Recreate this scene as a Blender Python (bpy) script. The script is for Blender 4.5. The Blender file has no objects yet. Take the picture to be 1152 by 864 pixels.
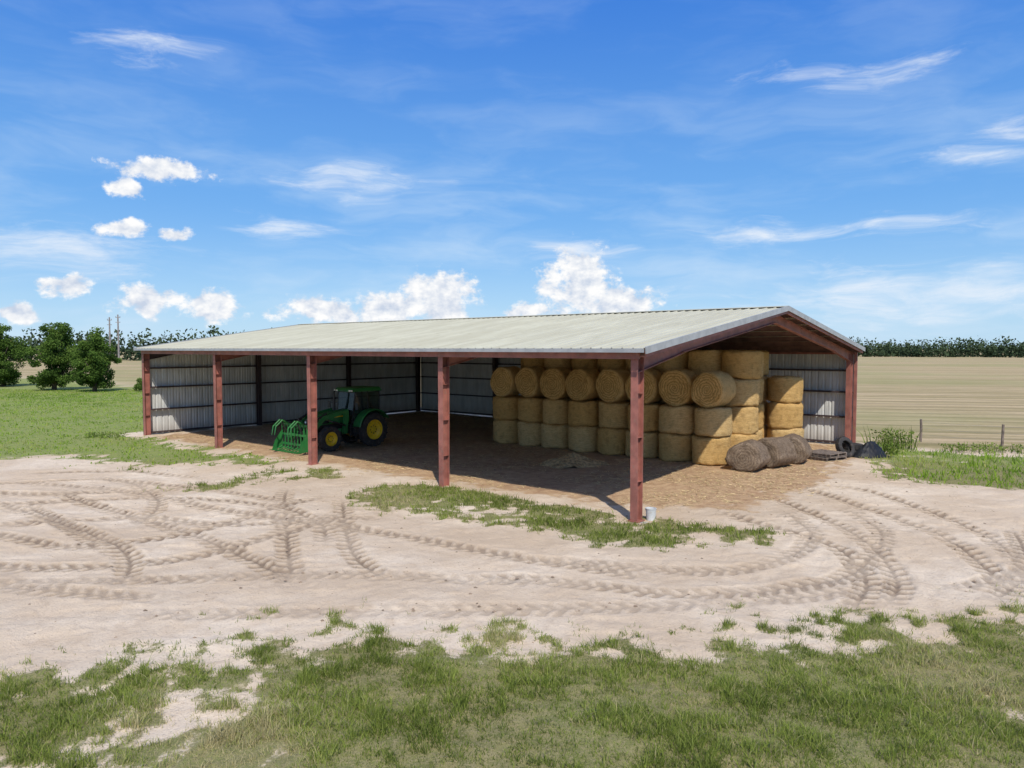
import bpy, math, numpy as np, random
from mathutils import Vector, Matrix
random.seed(5); rng=np.random.RandomState(11)
scene=bpy.context.scene
scene.view_settings.view_transform='Standard'
scene.view_settings.look='None'; scene.view_settings.exposure=0
# ------------------------------------------------------------ node helpers
def N(t,typ,ins=None,**props):
    n=t.nodes.new(typ)
    for k,v in props.items(): setattr(n,k,v)
    for k,v in (ins or {}).items():
        s=n.inputs[k]
        if isinstance(v,bpy.types.NodeSocket): t.links.new(v,s)
        else:
            if s.type=='RGBA' and len(v)==3: v=(*v,1)
            s.default_value=v
    return n
def mth(t,op,a,b=None,c=None,clamp=False):
    ins={0:a}
    if b is not None: ins[1]=b
    if c is not None: ins[2]=c
    n=N(t,'ShaderNodeMath',ins,operation=op); n.use_clamp=clamp
    return n.outputs[0]
def mixc(t,f,a,b,blend='MIX'):
    n=N(t,'ShaderNodeMix',None,data_type='RGBA',blend_type=blend)
    for i,v in ((0,f),(6,a),(7,b)):
        s=n.inputs[i]
        if isinstance(v,bpy.types.NodeSocket): t.links.new(v,s)
        else: s.default_value=(*v,1) if (i>0 and len(v)==3) else v
    return n.outputs[2]
def noise(t,vec,scale,detail=4,rough=.55,dist=0):
    ins={'Scale':scale,'Detail':detail,'Roughness':rough,'Distortion':dist}
    if vec is not None: ins['Vector']=vec
    return N(t,'ShaderNodeTexNoise',ins).outputs[0]
def sstep(t,x,a,b):
    n=N(t,'ShaderNodeMapRange',{0:x,1:a,2:b,3:0.0,4:1.0},interpolation_type='SMOOTHSTEP')
    return n.outputs[0]
def madd(t,vec,scale,loc=(0,0,0)):
    return N(t,'ShaderNodeVectorMath',{0:vec,1:scale,2:loc},operation='MULTIPLY_ADD').outputs[0]
def newmat(name):
    m=bpy.data.materials.new(name); m.use_nodes=True
    t=m.node_tree; t.nodes.clear()
    o=t.nodes.new('ShaderNodeOutputMaterial')
    b=t.nodes.new('ShaderNodeBsdfPrincipled')
    t.links.new(b.outputs[0],o.inputs[0])
    b.inputs['Specular IOR Level'].default_value=.3
    return m,t,b,o
def simple(name,col,rough=.6,metal=0,var=.25,scale=3,dirt=None,bump=0.0,bscale=60,spec=.4):
    m,t,b,o=newmat(name)
    co=N(t,'ShaderNodeTexCoord').outputs['Object']
    n1=noise(t,co,scale,4,.6)
    d=tuple(c*(1-var) for c in col); l=tuple(min(1,c*(1+var*.7)) for c in col)
    c=mixc(t,sstep(t,n1,.35,.65),d,l)
    if dirt:
        n2=noise(t,co,scale*2.7,5,.7)
        c=mixc(t,mth(t,'MULTIPLY',sstep(t,n2,.5,.75),.7),c,dirt)
    t.links.new(c,b.inputs['Base Color'])
    b.inputs['Roughness'].default_value=rough; b.inputs['Metallic'].default_value=metal
    b.inputs['Specular IOR Level'].default_value=spec
    if bump:
        bp=N(t,'ShaderNodeBump',{'Height':noise(t,co,bscale,4,.6),'Strength':bump,'Distance':.02})
        t.links.new(bp.outputs[0],b.inputs['Normal'])
    return m
# ------------------------------------------------------------ mesh helpers
def link(o,parent=None):
    scene.collection.objects.link(o)
    if parent: o.parent=parent
    return o
def empty(name,loc=(0,0,0),rz=0):
    e=bpy.data.objects.new(name,None); e.location=loc; e.rotation_euler=(0,0,rz); e.empty_display_size=.5
    return link(e)
class MB:
    def __init__(s): s.v=[];s.f=[];s.m=[]
    def add(s,vs,fs,mi=0):
        k=len(s.v); s.v+= [tuple(v) for v in vs]
        for f in fs: s.f.append([k+i for i in f]); s.m.append(mi)
    def hexa(s,p,mi=0):
        s.add(p,[(0,3,2,1),(4,5,6,7),(0,1,5,4),(1,2,6,5),(2,3,7,6),(3,0,4,7)],mi)
    def box(s,c,d,mi=0,R=None):
        P=[]
        for z in(-.5,.5):
            for x,y in((-.5,-.5),(.5,-.5),(.5,.5),(-.5,.5)):
                q=Vector((x*d[0],y*d[1],z*d[2]))
                if R is not None: q=R@q
                P.append(q+Vector(c))
        s.hexa(P,mi)
    def bar(s,p0,p1,side,w0,h0,w1=None,h1=None,mi=0,off=0,soff=0):
        p0=Vector(p0);p1=Vector(p1);a=(p1-p0).normalized();side=Vector(side).normalized()
        up=side.cross(a).normalized()
        if w1 is None:w1=w0
        if h1 is None:h1=h0
        P=[]
        for p,w,h in((p0,w0,h0),(p1,w1,h1)):
            p=p+up*off+side*soff
            for x,y in((-.5,-.5),(.5,-.5),(.5,.5),(-.5,.5)):
                P.append(p+side*x*w+up*y*h)
        s.hexa(P,mi)
    def tube(s,pts,rad,seg=10,mi=0,cap=True):
        pts=[Vector(p) for p in pts]; k=len(pts); vs=[];fs=[]
        ref=Vector((0,0,1))
        if abs((pts[-1]-pts[0]).normalized().z)>.9: ref=Vector((1,0,0))
        for i,p in enumerate(pts):
            a=(pts[min(i+1,k-1)]-pts[max(i-1,0)]).normalized()
            u=a.cross(ref).normalized(); w=a.cross(u)
            r=rad[i] if hasattr(rad,'__len__') else rad
            for j in range(seg):
                t=2*math.pi*j/seg; vs.append(p+(u*math.cos(t)+w*math.sin(t))*r)
        for i in range(k-1):
            for j in range(seg):
                fs.append((i*seg+j,i*seg+(j+1)%seg,(i+1)*seg+(j+1)%seg,(i+1)*seg+j))
        if cap:
            fs.append(tuple(range(seg))); fs.append(tuple((k-1)*seg+j for j in range(seg))[::-1])
        s.add(vs,fs,mi)
    def lathe(s,prof,seg,c,axis='Y',mi=0,a0=0,a1=2*math.pi,fn=None):
        full=abs(a1-a0-2*math.pi)<1e-6; n=seg if full else seg+1; vs=[];fs=[];c=Vector(c)
        for r,h in prof:
            for j in range(n):
                t=a0+(a1-a0)*j/seg; x=r*math.cos(t); y=r*math.sin(t)
                q=Vector((x,h,y)) if axis=='Y' else Vector((x,y,h))
                vs.append(c+q)
        for i in range(len(prof)-1):
            for j in range(seg):
                j2=(j+1)%n if full else j+1
                fs.append((i*n+j,i*n+j2,(i+1)*n+j2,(i+1)*n+j))
        s.add(vs,fs,mi)
    def mesh(s,name,mats,smooth=False):
        me=bpy.data.meshes.new(name); me.from_pydata(s.v,[],s.f)
        for m in mats: me.materials.append(m)
        me.polygons.foreach_set('material_index',s.m)
        if smooth: me.polygons.foreach_set('use_smooth',[True]*len(me.polygons))
        me.update(); return me
    def obj(s,name,mats,parent=None,smooth=False,bevel=0,recalc=True):
        me=s.mesh(name,mats,smooth)
        if recalc:
            import bmesh
            bm=bmesh.new(); bm.from_mesh(me); bmesh.ops.recalc_face_normals(bm,faces=bm.faces); bm.to_mesh(me); bm.free()
        o=bpy.data.objects.new(name,me); link(o,parent)
        if bevel:
            b=o.modifiers.new('bevel','BEVEL'); b.width=bevel; b.segments=2; b.limit_method='ANGLE'; b.angle_limit=.6
        return o
def np_mesh(name,V,F,mats,attrs=None,smooth=False):
    me=bpy.data.meshes.new(name); k=F.shape[1]
    me.vertices.add(len(V)); me.vertices.foreach_set('co',V.astype(np.float32).ravel())
    me.loops.add(F.size); me.loops.foreach_set('vertex_index',F.astype(np.int32).ravel())
    me.polygons.add(len(F)); me.polygons.foreach_set('loop_start',(np.arange(len(F))*k).astype(np.int32))
    me.polygons.foreach_set('loop_total',np.full(len(F),k,dtype=np.int32))
    if smooth: me.polygons.foreach_set('use_smooth',np.ones(len(F),dtype=bool))
    for m in mats: me.materials.append(m)
    for nme,a in (attrs or {}).items():
        at=me.attributes.new(nme,'FLOAT','POINT'); at.data.foreach_set('value',a.astype(np.float32))
    me.update(calc_edges=True); return me
# ------------------------------------------------------------ noise / fields
TAB=rng.rand(512,512)
def vn(x,y,s=0):
    x,y=x*.8+y*.6,y*.8-x*.6
    xi=np.floor(x).astype(np.int64); yi=np.floor(y).astype(np.int64)
    fx=x-xi; fy=y-yi; fx=fx*fx*(3-2*fx); fy=fy*fy*(3-2*fy)
    a=(xi+s*37)&511; b=(a+1)&511; c=(yi+s*91)&511; d=(c+1)&511
    return (TAB[a,c]*(1-fx)+TAB[b,c]*fx)*(1-fy)+(TAB[a,d]*(1-fx)+TAB[b,d]*fx)*fy
def fbm(x,y,f,o=4,s=0):
    r=0;a=1;t=0
    for i in range(o):
        r=r+a*vn(x*f,y*f,s+i*3); t+=a; a*=.55; f*=2.03
        x,y=x*.921+y*.389,y*.921-x*.389
    return r/t
def ss(x,a,b):
    t=np.clip((x-a)/(b-a),0,1); return t*t*(3-2*t)
def sdpoly(x,y,P):
    d=np.full(x.shape,1e9); ins=np.zeros(x.shape,bool); n=len(P)
    for i in range(n):
        ax,ay=P[i]; bx,by=P[(i+1)%n]
        ex,ey=bx-ax,by-ay; t=np.clip(((x-ax)*ex+(y-ay)*ey)/(ex*ex+ey*ey),0,1)
        d=np.minimum(d,np.hypot(x-ax-t*ex,y-ay-t*ey))
        c=((ay>y)!=(by>y))
        with np.errstate(divide='ignore',invalid='ignore'):
            xi=(bx-ax)*(y-ay)/(by-ay if by!=ay else 1e-9)+ax
        ins^=(c&(x<xi))
    return np.where(ins,d,-d)
# barn frame
P0=(3.10,17.77); CW=(.6455,.764); CL=(-.764,.6455); BW=18.3; BL=27.7; ROT=math.atan2(CW[1],CW[0])
def b2w(a,b,z=0): return Vector((P0[0]+a*CW[0]+b*CL[0],P0[1]+a*CW[1]+b*CL[1],z))
ISL=[(-5.0,20.8),(-3.8,22.6),(-1.6,22.4),(1.1,20.3),(3.2,18.8),(4.87,17.8),(5.97,16.8),(5.6,15.8),(3.84,15.25),(2.7,15.1),(1.3,16.4),(-.78,17.6),(-2.88,18.5),(-4.3,19.1)]
STB=[(-10.5,22.1),(-8.6,25.1),(-6.4,26.4),(-5.6,23.9),(-7.7,22.6),(-9.3,21.4)]
LFT=[(-90,22),(-26,27),(-19.7,27.7),(-18,28.4),(-15.4,26.9),(-12.8,26.0),(-10,26.6),(-8.7,27.0),(-9.3,28.6),(-18.3,36.1),(-7,51),(-16,70),(-90,140)]
RGT=[(11.9,25),(14.0,28.2),(15.3,31.5),(19.7,28.9),(45,21.5),(90,8),(90,-10),(40,11),(22,18.2),(15.2,21.4),(13.4,22.4),(11.8,23.6)]
DRT=[(-17.6,35.4),(-9.5,28.3),(-6.2,26.5),(-4.5,24.2),(-1.6,22.7),(1.1,20.8),(2.9,19.0),(4.5,19.8),(6.5,19.2),(10,22.4),(12.5,26.5),(15,31.6),(-6,50)]
BRN=[tuple(b2w(a,b)[:2]) for a,b in((0.2,0.2),(BW,.2),(BW,BL),(.2,BL))]
def masks(x,y):
    yb=np.interp(x,[-30,-14,-6.74,-5.35,-3.6,-1.7,.87,3.75,5.9,8.3,14,40],[4,7.3,9.8,10.4,10.8,11.1,11.1,11.3,11.5,11.9,12.6,16])
    n1=fbm(x,y,.7,4,1); n2=fbm(x,y,3.1,4,9); n3=fbm(x,y,.25,3,17)
    fg=np.clip((yb-y)/1.5,-1.5,1)
    isl=np.clip(sdpoly(x,y,ISL)/.75,-1.5,.75)
    stb=np.clip(sdpoly(x,y,STB)/.7,-1.5,.65)
    lf=np.clip(sdpoly(x,y,LFT)/1.6,-1.5,1.6)
    rg=np.clip(sdpoly(x,y,RGT)/1.0,-1.5,1.1)
    raw=np.maximum.reduce([fg,isl,stb,lf,rg])
    sandy=ss(-x,-1,5)*ss(yb-y,-.5,1)*ss(fg,-1,0)*(y<14)*.26
    deep=ss(yb-y,1.0,2.2)*ss(x,-5,1)*.4
    g=ss(raw*.9+(n1-.5)*1.9+(n2-.5)*2.0-sandy+deep,-.1,.85)
    dr=np.clip(sdpoly(x,y,DRT)/1.2,-1,1)
    d=ss(dr+(n1-.5)*1.6+(n2-.5)*1.2,-.45,.65)
    lx=(x-P0[0])*CW[0]+(y-P0[1])*CW[1]
    ff=np.minimum(lx-19.4,y-(31.8-.30*(x-15)))+(n3-.5)*1.5+(n2-.5)*2
    f=ss(ff,-.5,.8)
    g=g*(1-f); g=np.where(lf>.9,np.maximum(g,.9)*(1-f),g)
    inside=ss(sdpoly(x,y,BRN),-.1,.2)
    g=g*(1-inside)
    return g,d,f,n1,n2
def cr(P,n=12):
    P=[np.array(p,float) for p in P]; P=[2*P[0]-P[1]]+P+[2*P[-1]-P[-2]]; out=[]
    for i in range(1,len(P)-2):
        for k in range(n):
            t=k/n; a,b,c,d=P[i-1:i+3]
            out.append(.5*((2*b)+(-a+c)*t+(2*a-5*b+4*c-d)*t*t+(-a+3*b-3*c+d)*t**3))
    out.append(P[-2]); return np.array(out)
TR=[([(-13.5,20),(-12.3,18.8),(-9.8,16.5),(-7.7,14.6)],1),
([(-14,22),(-12.1,20.2),(-8.6,17.6),(-5.95,15.25),(-3.64,12.75)],1),
([(-6.9,22.5),(-6.56,20.8),(-5.0,16),(-3.9,12.75)],1),
([(-4.9,21),(-4.6,19.6),(-3.4,15.25),(-2.2,13)],1),
([(-15,17.5),(-11.6,16.35),(-9.3,15.6),(-7.6,16.75),(-6.4,19.4),(-5.3,21.2)],1),
([(-13.5,15.4),(-10,14.2),(-7.0,14.6),(-5.2,16.9),(-4.4,19.3)],.8),
([(-16,23),(-12,21.8),(-7.65,19.1),(-3.8,17.2),(-.3,15),(3,13.2)],.7),
([(-19,22),(-16,22.8),(-13.3,23.6),(-8.6,21.6),(-6,20)],.8),
([(-17,24.7),(-13.5,25.3),(-10,23.8)],.8),
([(-12,13.2),(-7,13.3),(-3,13.6),(1,13.0)],.6),
([(-13,17.2),(-9.6,18.2),(-6.6,17.6),(-3.0,18.4)],.9),
([(-15.5,20.6),(-11.5,18.0),(-8.2,15.2),(-6.9,12.6)],.9),
([(-18,19.5),(-14,19.8),(-10.5,20.6),(-7.2,20.0),(-4.9,18.0),(-4.0,15.5)],.9),
([(-17,21.3),(-13,21.3),(-9.5,22.3)],.8),
([(-14.5,24.6),(-11.8,22.6),(-9.8,20.0),(-9.0,17.0)],.7),
([(-12.5,14.3),(-9.2,13.0),(-5.5,12.2)],.6),
([(7.0,22.5),(7.6,20.2),(7.93,16.75),(7.24,13.5),(5.97,11.65)],1),
([(8.4,23.4),(9.2,21),(9.8,16.75),(9.27,14),(8.56,12)],1),
([(5.2,19.6),(5.9,18),(6.9,15.8),(6.66,13.5),(5.4,11.5)],.9),
([(-1.5,13.3),(.4,13.3),(2.7,12.6),(4.9,12.95),(6.7,14),(8.6,16.75),(9.0,20)],.7),
([(-1,14.9),(1.4,14.4),(3.6,13.9),(5.4,14.6),(6.9,16.6),(7.2,19.5)],.55),
([(10.0,23),(10.8,20.8),(10.9,16.75),(10,14)],.9),
([(12.2,17.6),(10.2,14.2),(8.0,12.0)],.9),
([(14,19),(12,16.5),(10.5,14.2),(7.5,12.6)],.8),
([(-7,11.6),(-2,11.7),(3,12.0),(7.5,13.3)],.4)]
def track_field(x,y):
    z=np.zeros(x.shape); tr=np.zeros(x.shape)
    for k,(P,st) in enumerate(TR):
        C=cr(P,10); W=.25
        lo=C.min(0)-.6; hi=C.max(0)+.6
        m=np.where((x>lo[0])&(x<hi[0])&(y>lo[1])&(y<hi[1]))[0]
        if len(m)==0: continue
        xx=x[m];yy=y[m]; bd=np.full(xx.shape,1e9); bs=np.zeros(xx.shape); bsg=np.zeros(xx.shape); acc=0
        for i in range(len(C)-1):
            e=C[i+1]-C[i]; L=np.hypot(*e)
            t=np.clip(((xx-C[i,0])*e[0]+(yy-C[i,1])*e[1])/(L*L),0,1)
            dx=xx-C[i,0]-t*e[0]; dy=yy-C[i,1]-t*e[1]; d=np.hypot(dx,dy)
            sg=np.sign(e[0]*dy-e[1]*dx); u=d<bd
            bd=np.where(u,d,bd); bs=np.where(u,acc+t*L,bs); bsg=np.where(u,sg,bsg); acc+=L
        fade=st*ss(bs,0,1.5)*ss(acc-bs,0,1.5)*(.6+.4*ss(fbm(xx,yy,.7,3,40+k),.36,.56))
        wob=bd+(fbm(xx,yy,4,2,60)-.5)*.08
        ins=1-ss(wob,W-.03,W+.04)
        side=np.where(bsg>0,0.0,.5)
        ph=bs/.30+bd*1.9+side+(fbm(xx,yy,2,2,66)-.5)*.35
        lug=ss(np.sin(2*np.pi*ph),-.05,.45)
        center=ss(bd,.015,.06)
        prof=-.05+.055*lug*center
        berm=np.exp(-((wob-W-.09)/.10)**2)*.018*(.3+1.4*fbm(xx,yy,1.5,2,68))
        z[m]=z[m]*(1-ins*fade)+fade*(ins*prof+berm)
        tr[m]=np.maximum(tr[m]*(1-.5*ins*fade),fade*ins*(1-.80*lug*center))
    return z,tr
def height(x,y,g,d,f):
    near=ss(70-np.hypot(x,y),0,20)
    z=(fbm(x,y,.18,3,70)-.5)*.10+(fbm(x,y,1.3,4,75)-.5)*.08+(fbm(x,y,6,3,79)-.5)*.03
    st=ss(fbm(x*.35,y*1.3,1.0,3,90),.5,.62)*.02
    z=(z+st)*near*(1-.5*ss(d,.3,.8))*(1-f)
    return z
# ------------------------------------------------------------ ground mesh
def axis(lo,hi,step,outlo,outhi,gr=1.07):
    c=list(np.arange(lo,hi+1e-6,step)); s=step; v=lo
    left=[]
    while v>outlo: s*=gr; v-=s; left.append(v)
    s=step; v=hi; right=[]
    while v<outhi: s*=gr; v+=s; right.append(v)
    return np.array(left[::-1]+c+right)
xs=axis(-15.5,12.5,.042,-2600,2600); ys=axis(8.0,24.5,.045,-300,3000)
X,Y=np.meshgrid(xs,ys); X=X.ravel();Y=Y.ravel()
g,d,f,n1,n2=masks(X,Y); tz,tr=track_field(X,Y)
damp=(1-g)*(1-.6*d)
Z=height(X,Y,g,d,f)+tz*damp+g*.012*(X*X+Y*Y<3600)
worn=ss(fbm(X,Y*1.4,.33,4,110),.47,.62)*ss(26-Y,0,3)*ss(Y-11,0,3)
nx,ny=len(xs),len(ys)
ii=(np.arange(ny-1)[:,None]*nx+np.arange(nx-1)[None,:]).ravel()
F=np.stack([ii,ii+1,ii+nx+1,ii+nx],1)
gm,t,b,o=newmat('ground_sand_grass_dirt')
pos=N(t,'ShaderNodeNewGeometry').outputs['Position']
at=lambda n:N(t,'ShaderNodeAttribute',None,attribute_name=n).outputs['Fac']
nA=noise(t,pos,.35,4,.6); nB=noise(t,pos,3.0,5,.68,.6); nC=noise(t,pos,24,4,.7); nD=noise(t,pos,95,2,.6)
sand=mixc(t,sstep(t,nA,.35,.68),(.60,.47,.335),(.72,.60,.46))
sand=mixc(t,mth(t,'MULTIPLY',at('worn'),.4),sand,(.49,.37,.255))
sand=mixc(t,mth(t,'MULTIPLY',sstep(t,nB,.46,.72),.55),sand,(.50,.38,.265))
sand=mixc(t,mth(t,'MULTIPLY',sstep(t,nC,.48,.72),.4),sand,(.42,.315,.215))
sand=mixc(t,mth(t,'MULTIPLY',at('track'),.88),sand,(.20,.145,.10))  # moist compacted soil, plus groove shade painted in where sun relief is weak
speck=mth(t,'MULTIPLY',sstep(t,nC,.60,.70),sstep(t,nD,.48,.6))
sand=mixc(t,mth(t,'MULTIPLY',speck,.6),sand,(.15,.10,.06))
dirt=mixc(t,sstep(t,nB,.3,.7),(.36,.215,.125),(.54,.37,.22))
dirt=mixc(t,mth(t,'MULTIPLY',sstep(t,nC,.42,.68),.5),dirt,(.62,.46,.27))
dirt=mixc(t,mth(t,'MULTIPLY',sstep(t,nA,.45,.7),.35),dirt,(.30,.18,.11))
grs=mixc(t,sstep(t,nB,.35,.65),(.13,.14,.035),(.27,.24,.09))
grs=mixc(t,mth(t,'MULTIPLY',sstep(t,nA,.4,.65),.6),grs,(.17,.21,.04))
lawn=mixc(t,sstep(t,nB,.35,.65),(.15,.25,.03),(.24,.32,.05))
sx=N(t,'ShaderNodeSeparateXYZ',{0:pos})
grs=mixc(t,sstep(t,sx.outputs[1],24,30),grs,lawn)
grs=mixc(t,mth(t,'MULTIPLY',sstep(t,nC,.42,.62),.6),grs,(.33,.27,.15))
grs=mixc(t,mth(t,'MULTIPLY',sstep(t,nD,.48,.62),.6),grs,(.055,.07,.02))
rowp=N(t,'ShaderNodeMapping',{'Vector':pos,'Rotation':(0,0,math.radians(12)),'Scale':(1,1,1)}).outputs[0]
rn=noise(t,madd(t,rowp,(.05,1,1)),.22,6,.78); rn2=noise(t,madd(t,rowp,(.08,1,1)),1.3,4,.7); rf=noise(t,pos,.025,5,.65)
wv_=N(t,'ShaderNodeTexWave',{'Vector':rowp,'Scale':.11,'Distortion':2.2,'Detail':4.0,'Detail Scale':1.6,'Detail Roughness':.7},bands_direction='Y').outputs[1]
fld=mixc(t,sstep(t,rn,.40,.60),(.50,.375,.225),(.31,.25,.12))
fld=mixc(t,mth(t,'MULTIPLY',sstep(t,rn2,.45,.60),.5),fld,(.56,.43,.27))
fld=mixc(t,mth(t,'MULTIPLY',sstep(t,wv_,.45,.95),.5),fld,(.20,.17,.08))
fld=mixc(t,mth(t,'MULTIPLY',sstep(t,rf,.45,.62),.45),fld,(.27,.28,.11))
fld=mixc(t,mth(t,'MULTIPLY',sstep(t,nB,.5,.7),.35),fld,(.22,.19,.09))
jit=mth(t,'MULTIPLY',mth(t,'SUBTRACT',nC,.5),1.3)
gf=sstep(t,mth(t,'ADD',at('grass'),jit),.3,.8)
df=sstep(t,mth(t,'ADD',at('dirt'),jit),.15,.85)
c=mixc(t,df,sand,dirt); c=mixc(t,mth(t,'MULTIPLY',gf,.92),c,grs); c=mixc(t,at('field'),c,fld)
t.links.new(c,b.inputs['Base Color']); b.inputs['Roughness'].default_value=.95; b.inputs['Specular IOR Level'].default_value=.1
hb=mth(t,'ADD',mth(t,'MULTIPLY',nC,.6),mth(t,'MULTIPLY',nD,.25))
hb=mth(t,'ADD',hb,nB)
bp=N(t,'ShaderNodeBump',{'Height':hb,'Strength':.8,'Distance':.06}); t.links.new(bp.outputs[0],b.inputs['Normal'])
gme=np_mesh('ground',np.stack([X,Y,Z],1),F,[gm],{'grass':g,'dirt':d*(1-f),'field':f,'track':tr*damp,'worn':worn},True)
link(bpy.data.objects.new('ground',gme))
# ------------------------------------------------------------ grass
def blades(x,y,h,w,tint,lean=.5,z0=None):
    n=len(x); a=rng.rand(n)*2*np.pi; la=rng.rand(n)*2*np.pi; ln=h*lean*rng.rand(n)*1.4
    cx,sx=np.cos(a)*w/2,np.sin(a)*w/2; lx,ly=np.cos(la)*ln,np.sin(la)*ln
    z=np.zeros(n)-.01 if z0 is None else z0
    V=np.empty((n,5,3))
    V[:,0]=np.stack([x-cx,y-sx,z],1); V[:,1]=np.stack([x+cx,y+sx,z],1)
    V[:,2]=np.stack([x-cx*.7+lx*.35,y-sx*.7+ly*.35,z+h*.6],1); V[:,3]=np.stack([x+cx*.7+lx*.35,y+sx*.7+ly*.35,z+h*.6],1)
    V[:,4]=np.stack([x+lx,y+ly,z+h],1)
    k=np.arange(n)[:,None]*5
    F=np.concatenate([k+[0,1,3],k+[0,3,2],k+[2,3,4]],0)
    return V.reshape(-1,3),F,np.repeat(tint,5)
def leafmat(name,dark,mid,dry,tr=.3):
    m,t,b,o=newmat(name)
    a=N(t,'ShaderNodeAttribute',None,attribute_name='tint').outputs['Fac']
    c=mixc(t,sstep(t,a,0,.6),dark,mid); c=mixc(t,sstep(t,a,.62,1),c,dry)
    df_=N(t,'ShaderNodeBsdfDiffuse',{'Color':c})
    tl=N(t,'ShaderNodeBsdfTranslucent',{'Color':c}); mx=N(t,'ShaderNodeMixShader',{0:tr})
    t.links.new(df_.outputs[0],mx.inputs[1]); t.links.new(tl.outputs[0],mx.inputs[2]); t.links.new(mx.outputs[0],o.inputs[0])
    t.nodes.remove(b)
    return m
grass_m=leafmat('grass_blade',(.13,.17,.035),(.28,.34,.07),(.52,.45,.24),.4)
lawn_m=leafmat('lawn_blade',(.16,.27,.03),(.29,.43,.05),(.42,.42,.13),.4)
zones=[('grass',grass_m,[(-10,10.5,5.5,13,600000,.025,.125,.009,1.0),(-15,9,14,26.5,210000,.04,.14,.018,1.5),(-22,22,-6,5.5,15000,.05,.12,.03,1)]),
 ('field_grass',lawn_m,[(-60,-7,24,76,150000,.04,.10,.045,1),(10.5,50,12,33,90000,.06,.20,.03,1)])]
for nm,mt,zz in zones:
    Vs=[];Fs=[];Ts=[];off=0
    for (x0,x1,y0,y1,cnt,h0,h1,w,p) in zz:
        x=rng.uniform(x0,x1,cnt); y=rng.uniform(y0,y1,cnt)
        if y1==13: k=np.abs(x)<(y*.74+1.5); x=x[k];y=y[k]
        gg,dd,ff,m1,m2=masks(x,y); nn=fbm(x,y,1.7,3,33); n4=fbm(x,y,.5,3,35); n5=fbm(x,y,7,2,38)
        keep=rng.rand(len(x))<np.clip((gg-.05),0,1)**p*(.6+.6*ss(nn,.38,.58))*(.6+.6*ss(n5,.4,.6))
        x,y,gg,nn,n4,n5=x[keep],y[keep],gg[keep],nn[keep],n4[keep],n5[keep]; n=len(x)
        h=(h0+(h1-h0)*rng.rand(n)**1.6)*(.5+.7*gg*ss(nn,.3,.65)+.15)*(.75+.6*ss(n5,.45,.65))
        tint=np.clip(.38+(n4-.5)*1.7+(n5-.5)*.5+(rng.rand(n)-.5)*.5+(rng.rand(n)<.22)*.35,0,1)
        z=height(x,y,gg,gg*0,gg*0)-.005
        V,F_,T=blades(x,y,h,w*(.6+.8*rng.rand(n)),tint,.9,z)
        Vs.append(V);Fs.append(F_+off);Ts.append(T);off+=len(V)
    link(bpy.data.objects.new(nm,np_mesh(nm,np.concatenate(Vs),np.concatenate(Fs),[mt],{'tint':np.concatenate(Ts)})))
# loose straw on dirt
n=75000; x=rng.uniform(-17,15,n); y=rng.uniform(18,50,n); gg,dd,ff,m1,m2=masks(x,y)
k=rng.rand(n)<dd*ss(fbm(x,y,.8,3,50),.3,.65); x,y=x[k],y[k]; n=len(x)
a=rng.rand(n)*6.28; L=rng.uniform(.06,.22,n); w=.008+rng.rand(n)*.014; z=height(x,y,x*0,x*0+1,x*0)+.006+rng.rand(n)*.02
ca,sa=np.cos(a),np.sin(a)
V=np.empty((n,4,3))
for i,(s1,s2) in enumerate(((-1,-1),(1,-1),(1,1),(-1,1))):
    V[:,i]=np.stack([x+ca*L/2*s1-sa*w/2*s2,y+sa*L/2*s1+ca*w/2*s2,z+s1*rng.rand(n)*.012],1)
straw=simple('straw',(.64,.49,.25),.8,var=.4,scale=8)
link(bpy.data.objects.new('loose_straw',np_mesh('loose_straw',V.reshape(-1,3),np.arange(n*4).reshape(-1,4),[straw])))
def clods():
    n=2200; mb=MB()
    base=[(0,0,.6),(1,0,0),(.3,.95,0),(-.8,.6,0),(-.8,-.6,0),(.3,-.95,0)]
    fs=[(0,1,2),(0,2,3),(0,3,4),(0,4,5),(0,5,1)]
    x=rng.uniform(-13,13,n); y=rng.uniform(8.5,26,n); g_,d_,f_,_,_=masks(x,y); z=height(x,y,g_,d_,f_)
    for i in range(n):
        if g_[i]>.7: continue
        s=.008+.035*rng.rand()**4; r=rng.rand()*6.28
        mb.add([(x[i]+s*(q[0]*math.cos(r)-q[1]*math.sin(r))*(1+.3*rng.rand()),y[i]+s*(q[0]*math.sin(r)+q[1]*math.cos(r)),z[i]-.004+s*q[2]) for q in base],fs)
    return mb
clods().obj('sand_clods',[simple('clod',(.26,.19,.13),.95,var=.4)],recalc=False)
# ------------------------------------------------------------ barn
red=simple('red_primer_steel',(.33,.125,.095),.55,var=.22,scale=2.5,dirt=(.26,.16,.12),bump=.1,bscale=20)
red_shaded=simple('red_primer_steel_shaded',(.065,.045,.045),.6,var=.25,scale=2)  # same red primer as the front posts, with interior shade put into the colour
roofm,t,b,o=newmat('painted_metal_roof')
co=N(t,'ShaderNodeTexCoord').outputs['Object']
c=mixc(t,sstep(t,noise(t,madd(t,co,(.25,1.6,1)),1.0,4,.65),.35,.7),(.43,.41,.31),(.51,.495,.385))
c=mixc(t,mth(t,'MULTIPLY',sstep(t,noise(t,madd(t,co,(.6,4,1)),1.6,4,.7),.52,.8),.5),c,(.32,.30,.21))
t.links.new(c,b.inputs['Base Color']); b.inputs['Roughness'].default_value=.6; b.inputs['Specular IOR Level'].default_value=.25
wallm,t,b,o=newmat('wall_sheet_metal')
co=N(t,'ShaderNodeTexCoord').outputs['Object']
c=mixc(t,sstep(t,noise(t,madd(t,co,(1.5,1.5,.4)),1.5,4,.65),.35,.7),(.52,.515,.485),(.66,.655,.62))
sz=N(t,'ShaderNodeSeparateXYZ',{0:co}).outputs[2]
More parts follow.
